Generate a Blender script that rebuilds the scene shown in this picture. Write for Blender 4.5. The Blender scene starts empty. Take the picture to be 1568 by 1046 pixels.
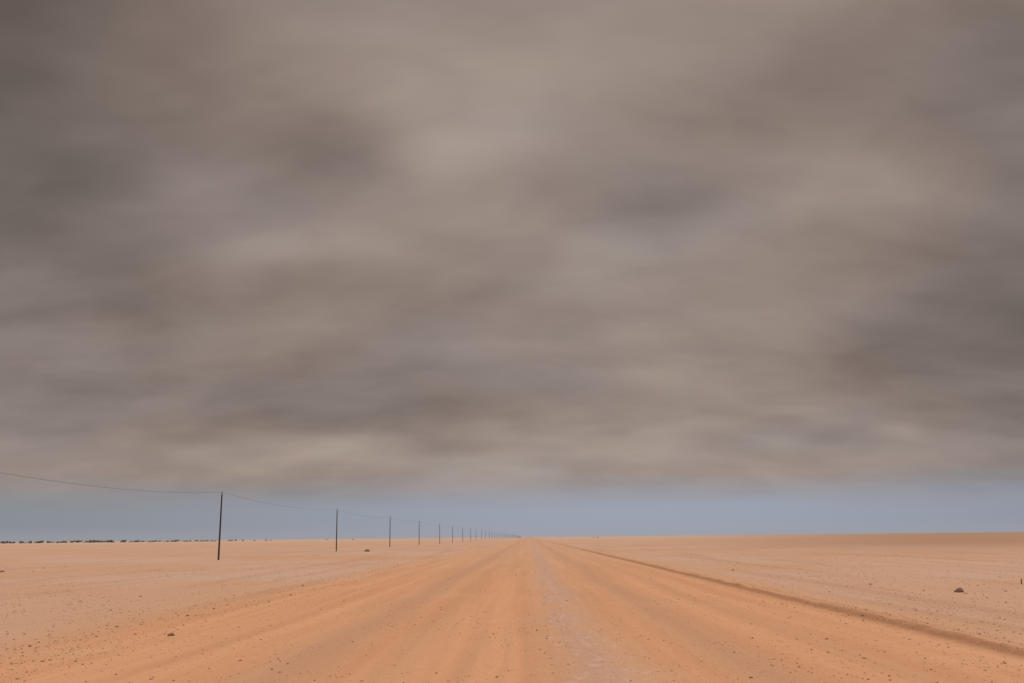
import bpy, math, random
import numpy as np
from mathutils import Matrix, Vector
random.seed(7); rng=np.random.default_rng(11)
scene=bpy.context.scene
scene.view_settings.view_transform='Standard'
scene.view_settings.look='None'
scene.view_settings.exposure=0

# ------------------------------------------------------------ noise helper
_T=rng.random((256,256))
def vnoise(x,y):
    x=np.asarray(x,float); y=np.asarray(y,float)
    xi=np.floor(x).astype(int); yi=np.floor(y).astype(int)
    fx=x-xi; fy=y-yi
    fx=fx*fx*(3-2*fx); fy=fy*fy*(3-2*fy)
    g=lambda a,b:_T[a%256,b%256]
    return ((g(xi,yi)*(1-fx)+g(xi+1,yi)*fx)*(1-fy)+(g(xi,yi+1)*(1-fx)+g(xi+1,yi+1)*fx)*fy)*2-1
def fbm(x,y,o=4):
    s=0;a=1;t=0
    for i in range(o):
        s=s+a*vnoise(x*2**i+17*i,y*2**i+31*i); t+=a; a*=.5
    return s/t
def sst(a,b,x):
    t=np.clip((x-a)/(b-a),0,1); return t*t*(3-2*t)

def z_ground(x,y):
    ax=np.abs(x)
    m=sst(9.0,12.0,ax)
    r=np.hypot(x,y)
    near=fbm(x*.6,y*.35,4)*.045+fbm(x*2.2,y*1.6,3)*.016
    near=near*(1-sst(60,160,r))
    mid=fbm(x*.05+5,y*.03+9,3)*.12*sst(14,40,ax)
    far=fbm(x*.004+3,y*.004+1,3)*.45*sst(150,500,r)*sst(40,160,ax)
    return m*(near+mid+far)-.0
def z_road(x,y):
    c=.06*np.clip(1-((x+.3)/8.7)**2,0,1)
    fade=1-sst(90,200,np.abs(y))
    w=fbm(x*0+3.3,y*.05,3)*.35
    h=.095*np.exp(-((x-7.15-w*.5)/.16)**2)*(.8+.6*fbm(x*1.3,y*.8,3))
    h=h+.035*np.exp(-((x-7.65-w*.5)/.12)**2)*(.7+.5*fbm(x*2+8,y*.6,3))
    h=h+.045*np.exp(-((x+8.1-w)/.28)**2)*(.6+.7*fbm(x*1.7+2,y*.9+4,3))
    rip=(.010*fbm(x*1.8+w,y*.06,3)+.007*fbm(x*2.5,y*1.3,3))*fade
    edge=1-sst(8.3,9.0,np.abs(x))
    return np.maximum(.004+(c+h*(.35+.65*fade)+rip+.004)*edge,.004)

def grid_obj(name,xs,ys,zf,mat):
    X,Y=np.meshgrid(xs,ys); Z=zf(X,Y)
    V=np.stack([X.ravel(),Y.ravel(),Z.ravel()],1)
    nx=len(xs);ny=len(ys)
    i=np.arange(nx-1)[None,:]+nx*np.arange(ny-1)[:,None]
    F=np.stack([i,i+1,i+1+nx,i+nx],-1).reshape(-1,4)
    return mesh_np(name,V,F,mat,True)
def mesh_np(name,V,F,mat,smooth=False):
    me=bpy.data.meshes.new(name)
    k=F.shape[1]
    me.vertices.add(len(V)); me.vertices.foreach_set('co',V.astype(np.float32).ravel())
    me.loops.add(F.size); me.loops.foreach_set('vertex_index',F.astype(np.int32).ravel())
    me.polygons.add(len(F))
    me.polygons.foreach_set('loop_start',np.arange(0,F.size,k,dtype=np.int32))
    me.polygons.foreach_set('loop_total',np.full(len(F),k,dtype=np.int32))
    me.update(calc_edges=True); me.validate()
    me.polygons.foreach_set('use_smooth',np.full(len(me.polygons),smooth))
    if mat: me.materials.append(mat)
    o=bpy.data.objects.new(name,me); scene.collection.objects.link(o); return o

# ------------------------------------------------------------ node helper
class N:
    def __init__(s,nt): s.t=nt; s.n=nt.nodes; s.l=nt.links
    def new(s,t,**k):
        n=s.n.new(t)
        for a,b in k.items(): setattr(n,a,b)
        return n
    def put(s,sock,v):
        if isinstance(v,bpy.types.NodeSocket): s.l.new(v,sock)
        else: sock.default_value=v
    def m(s,op,a,b=0.,c=0.,clamp=False):
        n=s.new('ShaderNodeMath',operation=op,use_clamp=clamp)
        s.put(n.inputs[0],a); s.put(n.inputs[1],b); s.put(n.inputs[2],c); return n.outputs[0]
    def mr(s,v,a,b,c=0.,d=1.,sm=True):
        n=s.new('ShaderNodeMapRange'); n.interpolation_type='SMOOTHSTEP' if sm else 'LINEAR'
        s.put(n.inputs[0],v)
        for i,q in enumerate((a,b,c,d)): s.put(n.inputs[1+i],q)
        return n.outputs[0]
    def mix(s,f,a,b,bt='MIX'):
        n=s.new('ShaderNodeMix',data_type='RGBA',blend_type=bt)
        s.put(n.inputs[0],f)
        s.put(n.inputs[6],a if isinstance(a,bpy.types.NodeSocket) else (*a,1))
        s.put(n.inputs[7],b if isinstance(b,bpy.types.NodeSocket) else (*b,1))
        return n.outputs[2]
    def xyz(s,x,y,z=0.):
        n=s.new('ShaderNodeCombineXYZ')
        for i,q in enumerate((x,y,z)): s.put(n.inputs[i],q)
        return n.outputs[0]
    def sep(s,v):
        n=s.new('ShaderNodeSeparateXYZ'); s.l.new(v,n.inputs[0]); return n.outputs
    def noise(s,v,sc=1.,det=4.,ro=.5,dist=0.):
        n=s.new('ShaderNodeTexNoise'); s.l.new(v,n.inputs['Vector'])
        n.inputs['Scale'].default_value=sc; n.inputs['Detail'].default_value=det
        n.inputs['Roughness'].default_value=ro; n.inputs['Distortion'].default_value=dist
        return n.outputs[0]
    def gauss(s,v,c,w):
        d=s.m('DIVIDE',s.m('SUBTRACT',v,c),w)
        return s.m('EXPONENT',s.m('MULTIPLY',s.m('MULTIPLY',d,d),-1.))
def newmat(name):
    m=bpy.data.materials.new(name); m.use_nodes=True
    b=m.node_tree.nodes['Principled BSDF']; b.inputs['Roughness'].default_value=.95
    b.inputs['Specular IOR Level'].default_value=.1
    return m,N(m.node_tree),b

# ------------------------------------------------------------ sand material
def sand():
    m,g,b=newmat('desert_sand')
    geo=g.new('ShaderNodeNewGeometry'); P=geo.outputs['Position']
    x,y,z=g.sep(P)
    low=g.noise(g.xyz(g.m('MULTIPLY',x,.08),g.m('MULTIPLY',y,.035)),1.,2.)
    wx=g.m('ADD',x,g.m('MULTIPLY',g.m('SUBTRACT',low,.5),1.6))
    streak=g.noise(g.xyz(g.m('MULTIPLY',wx,1.3),g.m('MULTIPLY',y,.022)),1.,4.,.6)
    streak2=g.noise(g.xyz(g.m('MULTIPLY',wx,4.5),g.m('MULTIPLY',y,.09),4.),1.,3.,.6)
    patch=g.noise(P,.22,4.,.6)
    fine=g.noise(P,7.,4.,.7)
    grit=g.noise(P,38.,2.,.7)
    # road
    road=g.mix(g.mr(streak,.34,.68),(.575,.305,.165),(.655,.368,.200))
    road=g.mix(g.m('MULTIPLY',g.mr(streak2,.5,.72),.35),road,(.50,.295,.19))
    road=g.mix(g.m('MULTIPLY',g.mr(patch,.5,.75),.35),road,(.68,.42,.26))
    road=g.mix(g.mr(y,22.,130.,0.,.5),road,(.57,.39,.275))  # distance paling painted into the road colour, toward the plain's dusty tone
    for c,w,a in ((-3.3,.55,.5),(-2.0,.35,.2),(2.9,.5,.5),(4.6,.3,.2)):
        f=g.m('MULTIPLY',g.gauss(wx,c,w),g.mr(streak,.3,.6,.4,1.))
        road=g.mix(g.m('MULTIPLY',f,a),road,(.40,.255,.18))
    cen=g.m('MULTIPLY',g.gauss(wx,.85,.6),g.mr(patch,.3,.6,.4,1.))
    road=g.mix(g.m('MULTIPLY',cen,.65),road,(.49,.355,.28))
    crust=g.noise(g.xyz(g.m('MULTIPLY',x,5.),g.m('MULTIPLY',y,1.6)),1.,4.,.7)
    crf=g.m('MULTIPLY',g.m('MULTIPLY',g.mr(crust,.54,.64),g.gauss(wx,.85,.75)),.4)
    road=g.mix(crf,road,(.66,.53,.44))
    # plain
    pn=g.noise(g.xyz(g.m('MULTIPLY',x,.05),g.m('MULTIPLY',y,.035),2.),1.,4.,.6)
    plain=g.mix(g.mr(pn,.35,.65),(.575,.405,.300),(.565,.355,.230))
    tr=g.noise(g.xyz(g.m('MULTIPLY',wx,.55),g.m('MULTIPLY',y,.018),7.),1.,5.,.65)
    plain=g.mix(g.m('MULTIPLY',g.mr(tr,.48,.66),.6),plain,(.46,.28,.18))
    plain=g.mix(g.mr(y,150.,900.,0.,.6),plain,(.59,.445,.355))  # horizon haze painted into the far plain's colour by world y
    rightfar=g.m('MULTIPLY',g.mr(y,60.,200.),g.mr(g.m('DIVIDE',x,g.m('MAXIMUM',y,1.)),.08,.42))
    plain=g.mix(g.m('MULTIPLY',rightfar,.9),plain,(.38,.245,.16))
    ex=g.m('ADD',g.m('ABSOLUTE',g.m('ADD',wx,.3)),g.m('MULTIPLY',g.m('SUBTRACT',patch,.5),2.5))
    rm=g.mr(ex,6.8,10.)
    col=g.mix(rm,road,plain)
    wr=g.m('MULTIPLY',g.gauss(x,7.02,.20),g.mr(fine,.3,.6,.55,1.))
    col=g.mix(g.m('MULTIPLY',wr,.8),col,(.29,.145,.08))
    wr=g.m('MULTIPLY',g.gauss(x,7.75,.10),g.mr(streak2,.3,.6,.2,1.))
    col=g.mix(g.m('MULTIPLY',wr,.4),col,(.33,.18,.10))
    col=g.mix(g.m('MULTIPLY',g.mr(fine,.52,.72),.34),col,(.39,.245,.165))
    col=g.mix(g.m('MULTIPLY',g.mr(grit,.55,.70),g.mr(rm,0.,1.,.3,.5)),col,(.31,.195,.135))
    col=g.mix(g.m('MULTIPLY',g.mr(grit,.44,.28),.35),col,(.76,.56,.40))
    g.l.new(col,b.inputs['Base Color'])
    hgt=g.m('ADD',fine,g.m('MULTIPLY',grit,.4))
    bp=g.new('ShaderNodeBump'); bp.inputs['Strength'].default_value=.45; bp.inputs['Distance'].default_value=.035
    g.l.new(hgt,bp.inputs['Height']); g.l.new(bp.outputs[0],b.inputs['Normal'])
    return m
SAND=sand()
def half(a,n,first):
    lo,hi=1.0001,2.
    for _ in range(60):
        q=(lo+hi)/2
        s=first*(q**n-1)/(q-1)
        if s>a: hi=q
        else: lo=q
    k=np.arange(n+1); return first*(q**k-1)/(q-1)
hx=half(15000,150,.35)
xs=np.concatenate([-(9+hx[::-1]),np.linspace(-8,8,5),9+hx])
ys=np.concatenate([-half(3000,40,2)[::-1],np.linspace(0,8,5)[1:],8+half(18000,520,.12)[1:]])
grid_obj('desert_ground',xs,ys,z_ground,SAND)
xr=np.linspace(-9,9,300)
yr=np.concatenate([-half(400,20,2)[::-1],np.linspace(0,8,9)[1:-1],8+half(9000,900,.06)])
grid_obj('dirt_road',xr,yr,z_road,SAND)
def surf(x,y):
    return np.where(np.abs(x)<9,z_road(x,y),z_ground(x,y))

# ------------------------------------------------------------ stones
t=(1+5**.5)/2
IV=np.array([(-1,t,0),(1,t,0),(-1,-t,0),(1,-t,0),(0,-1,t),(0,1,t),(0,-1,-t),(0,1,-t),(t,0,-1),(t,0,1),(-t,0,-1),(-t,0,1)],float)
IV/=np.linalg.norm(IV[0])
IF=np.array([(0,11,5),(0,5,1),(0,1,7),(0,7,10),(0,10,11),(1,5,9),(5,11,4),(11,10,2),(10,7,6),(7,1,8),(3,9,4),(3,4,2),(3,2,6),(3,6,8),(3,8,9),(4,9,5),(2,4,11),(6,2,10),(8,6,7),(9,8,1)])
def stones(name,x,y,r,mat,flat=.6,sink=.25):
    n=len(x)
    V=np.repeat(IV[None],n,0)*(1+rng.uniform(-.28,.28,(n,12,1)))
    sc=np.stack([rng.uniform(.75,1.3,n),rng.uniform(.7,1.2,n),flat*rng.uniform(.6,1.2,n)],1)
    V=V*sc[:,None,:]
    a=rng.uniform(0,6.283,n); c,s=np.cos(a)[:,None],np.sin(a)[:,None]
    X=V[:,:,0]*c-V[:,:,1]*s; Y=V[:,:,0]*s+V[:,:,1]*c; Z=V[:,:,2]
    r=r[:,None]; z=surf(x,y)[:,None]
    W=np.stack([X*r+x[:,None],Y*r+y[:,None],Z*r+z+r*flat*(1-sink*2)*.6],-1).reshape(-1,3)
    F=(IF[None]+12*np.arange(n)[:,None,None]).reshape(-1,3)
    return mesh_np(name,W,F,mat,False)
def stonemat(name,c0,c1,c2):
    m,g,b=newmat(name)
    geo=g.new('ShaderNodeNewGeometry')
    r=geo.outputs['Random Per Island']
    col=g.mix(g.mr(r,0,.6),c0,c1); col=g.mix(g.mr(r,.7,1.),col,c2)
    nz=g.noise(geo.outputs['Position'],60.,4.,.6)
    col=g.mix(g.m('MULTIPLY',g.mr(nz,.4,.7),.4),col,(.45,.28,.18))
    g.l.new(col,b.inputs['Base Color']); return m
GM=stonemat('gravel_stone',(.15,.10,.07),(.35,.22,.145),(.62,.45,.34))
n=130000
yy=9+80*rng.random(n)**1.6; xx=(rng.random(n)*2-1)*(7+yy*.62)
d=.45+.8*fbm(xx*.5,yy*.25,4)+.4*fbm(xx*1.4+9,yy*.12,2)
ax=np.abs(xx+.3)
d=d*np.where(ax<6.3,.6,1)+.7*np.exp(-((xx+8.2)/.7)**2)+.5*np.exp(-((xx-7.6)/.5)**2)
k=rng.random(n)<d
xx=xx[k];yy=yy[k]
rr=np.exp(rng.normal(math.log(.0085),.5,len(xx))); rr=np.clip(rr,.004,.03)
rr=np.where(np.abs(xx+.3)<6.5,rr*.78,rr)
stones('gravel',xx,yy,rr,GM)
CM=stonemat('clod_stone',(.085,.06,.048),(.18,.115,.085),(.30,.20,.145))
cx=np.concatenate([rng.normal(12.4,.5,80),rng.normal(-8.6,.5,80),rng.uniform(-45,-9,150),rng.uniform(9,45,70),rng.uniform(-7,7,20)])
cy=np.concatenate([rng.uniform(28,90,80),rng.uniform(11,80,80),rng.uniform(14,120,150),rng.uniform(18,120,70),rng.uniform(12,60,20)])
cr=np.clip(np.exp(rng.normal(math.log(.022),.45,len(cx))),.010,.055)
stones('stone_scatter',cx,cy,cr,CM)

import bmesh
def rock(x,y,r,lobes=3,flat=.6,mat=CM):
    bm=bmesh.new()
    for i in range(lobes):
        s=1 if i==0 else random.uniform(.35,.6)
        ox,oy=(0,0) if i==0 else (random.uniform(-1,1)*r*1.2,random.uniform(-.6,.6)*r)
        res=bmesh.ops.create_icosphere(bm,subdivisions=3,radius=1)
        sx,sy=random.uniform(.8,1.25),random.uniform(.8,1.1); ph=random.uniform(0,50)
        for v in res['verts']:
            p=v.co.copy()
            q=1+.28*float(fbm(p.x*1.3+ph,p.y*1.3+p.z*1.9,3))+.08*float(vnoise(p.x*5+ph,p.z*5+p.y*4))
            v.co=Vector((p.x*sx*q*r*s+ox,p.y*sy*q*r*s+oy,p.z*flat*q*r*s+r*s*flat*.55))
    me=bpy.data.meshes.new('rock'); bm.to_mesh(me); bm.free(); me.materials.append(mat)
    o=bpy.data.objects.new('rock',me); scene.collection.objects.link(o)
    o.location=(x,y,float(surf(np.array(x),np.array(y)))-.01)
for a in ((-6.65,19.,.065,2,.6),(-8.6,21.3,.04,3,.5),(12.9,31.,.12,3,.8),(-31.8,61.,.14,2,.5),(-22.9,143,.30,4,.7),
          (11.9,36.,.05,3,.6),(-7.2,15.2,.03,2,.6),(14.5,31.5,.04,2,.6),(10.3,52,.06,2,.6),(-12.6,33,.045,2,.6),(4.9,17.2,.03,2,.6)):
    rock(*a)

# ------------------------------------------------------------ telephone line
wm,g,b=newmat('weathered_wood')
tc=g.new('ShaderNodeTexCoord'); v=tc.outputs['Object']; q=g.sep(v)
nz=g.noise(g.xyz(g.m('MULTIPLY',q[0],30.),g.m('MULTIPLY',q[1],30.),g.m('MULTIPLY',q[2],1.5)),1.,4.)
g.l.new(g.mix(g.mr(nz,.35,.65),(.03,.025,.022),(.08,.062,.052)),b.inputs['Base Color'])
im,g,b=newmat('insulator_glaze'); b.inputs['Roughness'].default_value=.3
g.l.new(g.mix(g.noise(g.new('ShaderNodeTexCoord').outputs['Object'],20.),(.06,.04,.03),(.13,.09,.07)),b.inputs['Base Color'])
lm,g,b=newmat('galvanised_wire')
g.l.new(g.mix(g.noise(g.new('ShaderNodeTexCoord').outputs['Object'],2.),(.06,.055,.05),(.10,.09,.08)),b.inputs['Base Color'])
def lathe(bm,prof,cx=0,cy=0,seg=12,mi=0):
    rings=[]
    for r,z in prof:
        rings.append([bm.verts.new((cx+r*math.cos(6.2832*i/seg),cy+r*math.sin(6.2832*i/seg),z)) for i in range(seg)])
    for a,c in zip(rings,rings[1:]):
        for i in range(seg):
            f=bm.faces.new((a[i],a[(i+1)%seg],c[(i+1)%seg],c[i])); f.material_index=mi; f.smooth=True
    f=bm.faces.new(rings[-1]); f.material_index=mi
bm=bmesh.new()
lathe(bm,[(.088,-.4),(.085,.3),(.078,2),(.070,4),(.062,5.86),(.05,5.93),(.012,5.94)],mi=0)
lathe(bm,[(.012,5.93),(.012,6.0)],mi=2)
lathe(bm,[(.02,6.0),(.042,6.01),(.045,6.05),(.03,6.06),(.038,6.09),(.036,6.12),(.015,6.14)],mi=1)
lathe(bm,[(.075,4.2),(.077,4.21),(.077,4.24),(.073,4.25)],mi=2)
pme=bpy.data.meshes.new('telephone_pole'); bm.to_mesh(pme); bm.free()
for m_ in (wm,im,lm): pme.materials.append(m_)
tops=[]
for i in range(-2,48):
    y=92+56*i+random.uniform(-1,1)*(0 if -1<=i<3 else 1.5)
    x=-28.2+random.uniform(-.15,.15)
    o=bpy.data.objects.new('telephone_pole',pme); scene.collection.objects.link(o)
    z=float(surf(np.array(x),np.array(y))); o.location=(x,y,z)
    lx,ly=random.uniform(-.008,.008),random.uniform(-.006,.006)
    if i==0: lx=.012
    o.rotation_euler=(ly,lx,random.uniform(0,6))
    tops.append(Vector((x+lx*6.1,y-ly*6.1,z+6.09)))
cu=bpy.data.curves.new('telephone_wire','CURVE'); cu.dimensions='3D'; cu.bevel_depth=.008; cu.bevel_resolution=1
sp=cu.splines.new('POLY'); pts=[]
for i,(a,c) in enumerate(zip(tops,tops[1:])):
    sag=.8 if i<=1 else random.uniform(.5,.6)
    for j in range(16):
        u=j/16; p=a.lerp(c,u); p.z-=4*sag*u*(1-u); pts.append(p)
pts.append(tops[-1]); sp.points.add(len(pts)-1)
for s_,p in zip(sp.points,pts): s_.co=(*p,1)
cu.materials.append(lm)
scene.collection.objects.link(bpy.data.objects.new('telephone_wire',cu))

def stake(x,y,h,ln):
    bm=bmesh.new(); r=.02
    lathe(bm,[(r*1.1,-.1),(r,.02),(r*.9,h*.6),(r*.8,h*.95),(r*.4,h)],seg=7)
    for v in bm.verts: v.co.x+=.004*math.sin(v.co.z*40)+v.co.z*ln
    me=bpy.data.meshes.new('wooden_stake'); bm.to_mesh(me); bm.free(); me.materials.append(wm)
    o=bpy.data.objects.new('wooden_stake',me); scene.collection.objects.link(o)
    o.location=(x,y,float(surf(np.array(x),np.array(y))))
stake(16.9,35.5,.19,.1); stake(17.2,35.8,.22,-.12)

# ------------------------------------------------------------ distant trees
tm,g,b=newmat('distant_foliage')
geo=g.new('ShaderNodeNewGeometry')
g.l.new(g.mix(geo.outputs['Random Per Island'],(.065,.07,.07),(.12,.12,.115)),b.inputs['Base Color'])
X=[]
def clump(x,y,h,w,n=10):
    for _ in range(n):
        X.append((x+random.uniform(-w,w),y+random.uniform(-w,w),random.uniform(.25,.85)*h,random.uniform(.18,.4)*h))
a=-1500.
while a<-445:
    y=1500+random.uniform(-60,60)
    dens=1 if a<-480 else .5
    if float(vnoise(a*.012,3.3))>-.75 and random.random()<dens: clump(a,y,random.uniform(1.4,3.2)*(1.1 if a<-600 else .8),random.uniform(2,5))
    a+=random.uniform(2.,7.)
for a in (-446,-436,-425,-408,-391,-384,-300,-262): clump(a,1500,random.uniform(1.2,2.2),.8,6)
for a in (-24,-21): clump(a,2400,random.uniform(2,3.5),1.,7)
for a in (95,101): clump(a,1500,1.1,1.,5)
C=np.array(X); n=len(C)
V=np.repeat(IV[None],n,0)*(1+rng.uniform(-.4,.3,(n,12,1)))*C[:,None,3:4]
V[:,:,0]*=1.5
V=V+C[:,None,:3]
F=(IF[None]+12*np.arange(n)[:,None,None]).reshape(-1,3)
mesh_np('distant_trees',V.reshape(-1,3),F,tm)

# ------------------------------------------------------------ sky
SUN_EL=math.radians(52); SUN_AZ=math.radians(150)
w=bpy.data.worlds.new('World'); scene.world=w; w.use_nodes=True
w.cycles.sampling_method='MANUAL'; w.cycles.sample_map_resolution=256
nt=w.node_tree; nt.nodes.clear(); g=N(nt)
out=g.new('ShaderNodeOutputWorld')
sky=g.new('ShaderNodeTexSky',sky_type='NISHITA'); sky.sun_disc=False
sky.sun_elevation=SUN_EL; sky.sun_rotation=SUN_AZ; sky.dust_density=.6; sky.air_density=1.
bg1=g.new('ShaderNodeBackground'); bg1.inputs[1].default_value=.05
g.l.new(sky.outputs[0],bg1.inputs[0])
D=g.new('ShaderNodeTexCoord').outputs['Generated']
x,y,z=g.sep(D)
zc=g.m('MAXIMUM',z,0.)
az=g.m('MULTIPLY',g.m('ARCTAN2',x,y),57.2958)
el=g.m('MULTIPLY',g.m('ARCSINE',z),57.2958)
hz=g.new('ShaderNodeBackground'); hz.inputs[1].default_value=1.
hs=g.gauss(az,7.,26.)
hcol=g.mix(hs,(.225,.245,.285),(.335,.37,.46))
hcol=g.mix(g.mr(el,0.,.9,.5,0.),hcol,(.36,.36,.40))
g.l.new(hcol,hz.inputs[0])
hm=g.new('ShaderNodeMixShader'); hm.inputs[0].default_value=.88
g.l.new(bg1.outputs[0],hm.inputs[1]); g.l.new(hz.outputs[0],hm.inputs[2])
den=g.m('ADD',zc,.34)
px=g.m('DIVIDE',x,den); py=g.m('DIVIDE',y,den)
P=g.xyz(px,g.m('MULTIPLY',py,1.2),0.)
wn=g.new('ShaderNodeTexNoise'); g.l.new(P,wn.inputs['Vector']); wn.inputs['Scale'].default_value=3.; wn.inputs['Detail'].default_value=2.2; wn.inputs['Roughness'].default_value=.45
ws=g.sep(wn.outputs['Color'])
azw=g.m('ADD',az,g.m('MULTIPLY',g.m('SUBTRACT',ws[0],.5),11.))
elw=g.m('ADD',el,g.m('MULTIPLY',g.m('SUBTRACT',ws[1],.5),5.5))
big=g.noise(g.xyz(px,g.m('MULTIPLY',py,1.4),3.),2.3,2.5,.45)
med=g.noise(g.xyz(px,g.m('MULTIPLY',py,1.6),9.),5.2,3.,.48,.2)
T=g.m('ADD',g.m('MULTIPLY',g.m('SUBTRACT',big,.5),.34),g.m('MULTIPLY',g.m('SUBTRACT',med,.5),.40))
T=g.m('ADD',T,.62)
blobs=[ # az, el, s_az, s_el, amp   (degrees)
 (-29,28,9,11,-.46),(-27,17,6,5,-.20),(-5,24,7,4,.14),(-2.5,21.5,4,1.8,.15),
 (-12,21.5,4.5,2.2,-.20),(9,18.5,5,2.,-.22),(17,24,5,2.2,-.15),
 (-20,20.,4,2,.12),(-13,16.5,8,1.3,.10),(-7,14.6,8,1.3,-.13),(3,14.6,6,1.6,.10),(18,19,5,2,.10),
 (28,14,6,8,-.26),(24,10,7,2,-.18),(-20,11,9,2,-.08),(-8,9.6,7,1.2,-.10),(-15,7,12,1.2,-.16),
 (-1,7.2,6,1.,-.08),(22,6.1,5,.6,-.15),(30,28,7,6,-.16),(0,4.,26,1.5,.20),(6,5.4,9,1.,.10)]
for a,e,sa,se,am in blobs:
    d1=g.m('MULTIPLY',g.m('SUBTRACT',azw,float(a)),.84/sa); d2=g.m('MULTIPLY',g.m('SUBTRACT',elw,float(e)),.84/se)
    r2=g.m('MULTIPLY_ADD',d1,d1,g.m('MULTIPLY',d2,d2))
    T=g.m('MULTIPLY_ADD',g.m('POWER',2.71828,g.m('MULTIPLY',r2,-1.)),am*1.,T)
cr=g.new('ShaderNodeValToRGB'); g.l.new(T,cr.inputs[0])
els=cr.color_ramp.elements
els[0].position=.0; els[0].color=(.100,.079,.069,1)
els[1].position=1.; els[1].color=(.43,.350,.300,1)
e=els.new(.35); e.color=(.200,.156,.135,1)
e=els.new(.65); e.color=(.305,.240,.209,1)
hue=g.noise(P,1.6,2.)
col=g.mix(g.mr(hue,.4,.62,0,.7),cr.outputs[0],(.92,.99,1.07),'MULTIPLY')
br=g.mr(el,36.,62.,1.,4.4)
bg2=g.new('ShaderNodeBackground'); g.l.new(col,bg2.inputs[0]); g.l.new(br,bg2.inputs[1])
edge=g.m('ADD',el,g.m('MULTIPLY',g.m('SUBTRACT',g.noise(g.xyz(g.m('MULTIPLY',az,.10),el),1.,2.),.5),.9))
cov=g.mr(edge,1.2,3.8)
mx=g.new('ShaderNodeMixShader'); g.l.new(cov,mx.inputs[0]); g.l.new(hm.outputs[0],mx.inputs[1]); g.l.new(bg2.outputs[0],mx.inputs[2])
g.l.new(mx.outputs[0],out.inputs[0])

sl=bpy.data.lights.new('sun','SUN'); sl.energy=1.2; sl.angle=math.radians(14); sl.color=(1,.94,.86)
so=bpy.data.objects.new('sun',sl); scene.collection.objects.link(so)
dr=Vector((math.sin(SUN_AZ)*math.cos(SUN_EL),math.cos(SUN_AZ)*math.cos(SUN_EL),math.sin(SUN_EL)))
so.rotation_euler=dr.to_track_quat('Z','Y').to_euler(); so.location=(0,0,30)

# ------------------------------------------------------------ camera
cam=bpy.data.cameras.new('camera'); co=bpy.data.objects.new('camera',cam); scene.collection.objects.link(co)
cam.lens=35; cam.sensor_width=36; cam.clip_end=60000
co.matrix_world=Matrix.Translation((0,0,1.76))@Matrix.Rotation(math.radians(.87),4,'Z')@Matrix.Rotation(math.radians(101.1),4,'X')@Matrix.Rotation(math.radians(-.58),4,'Z')
scene.camera=co
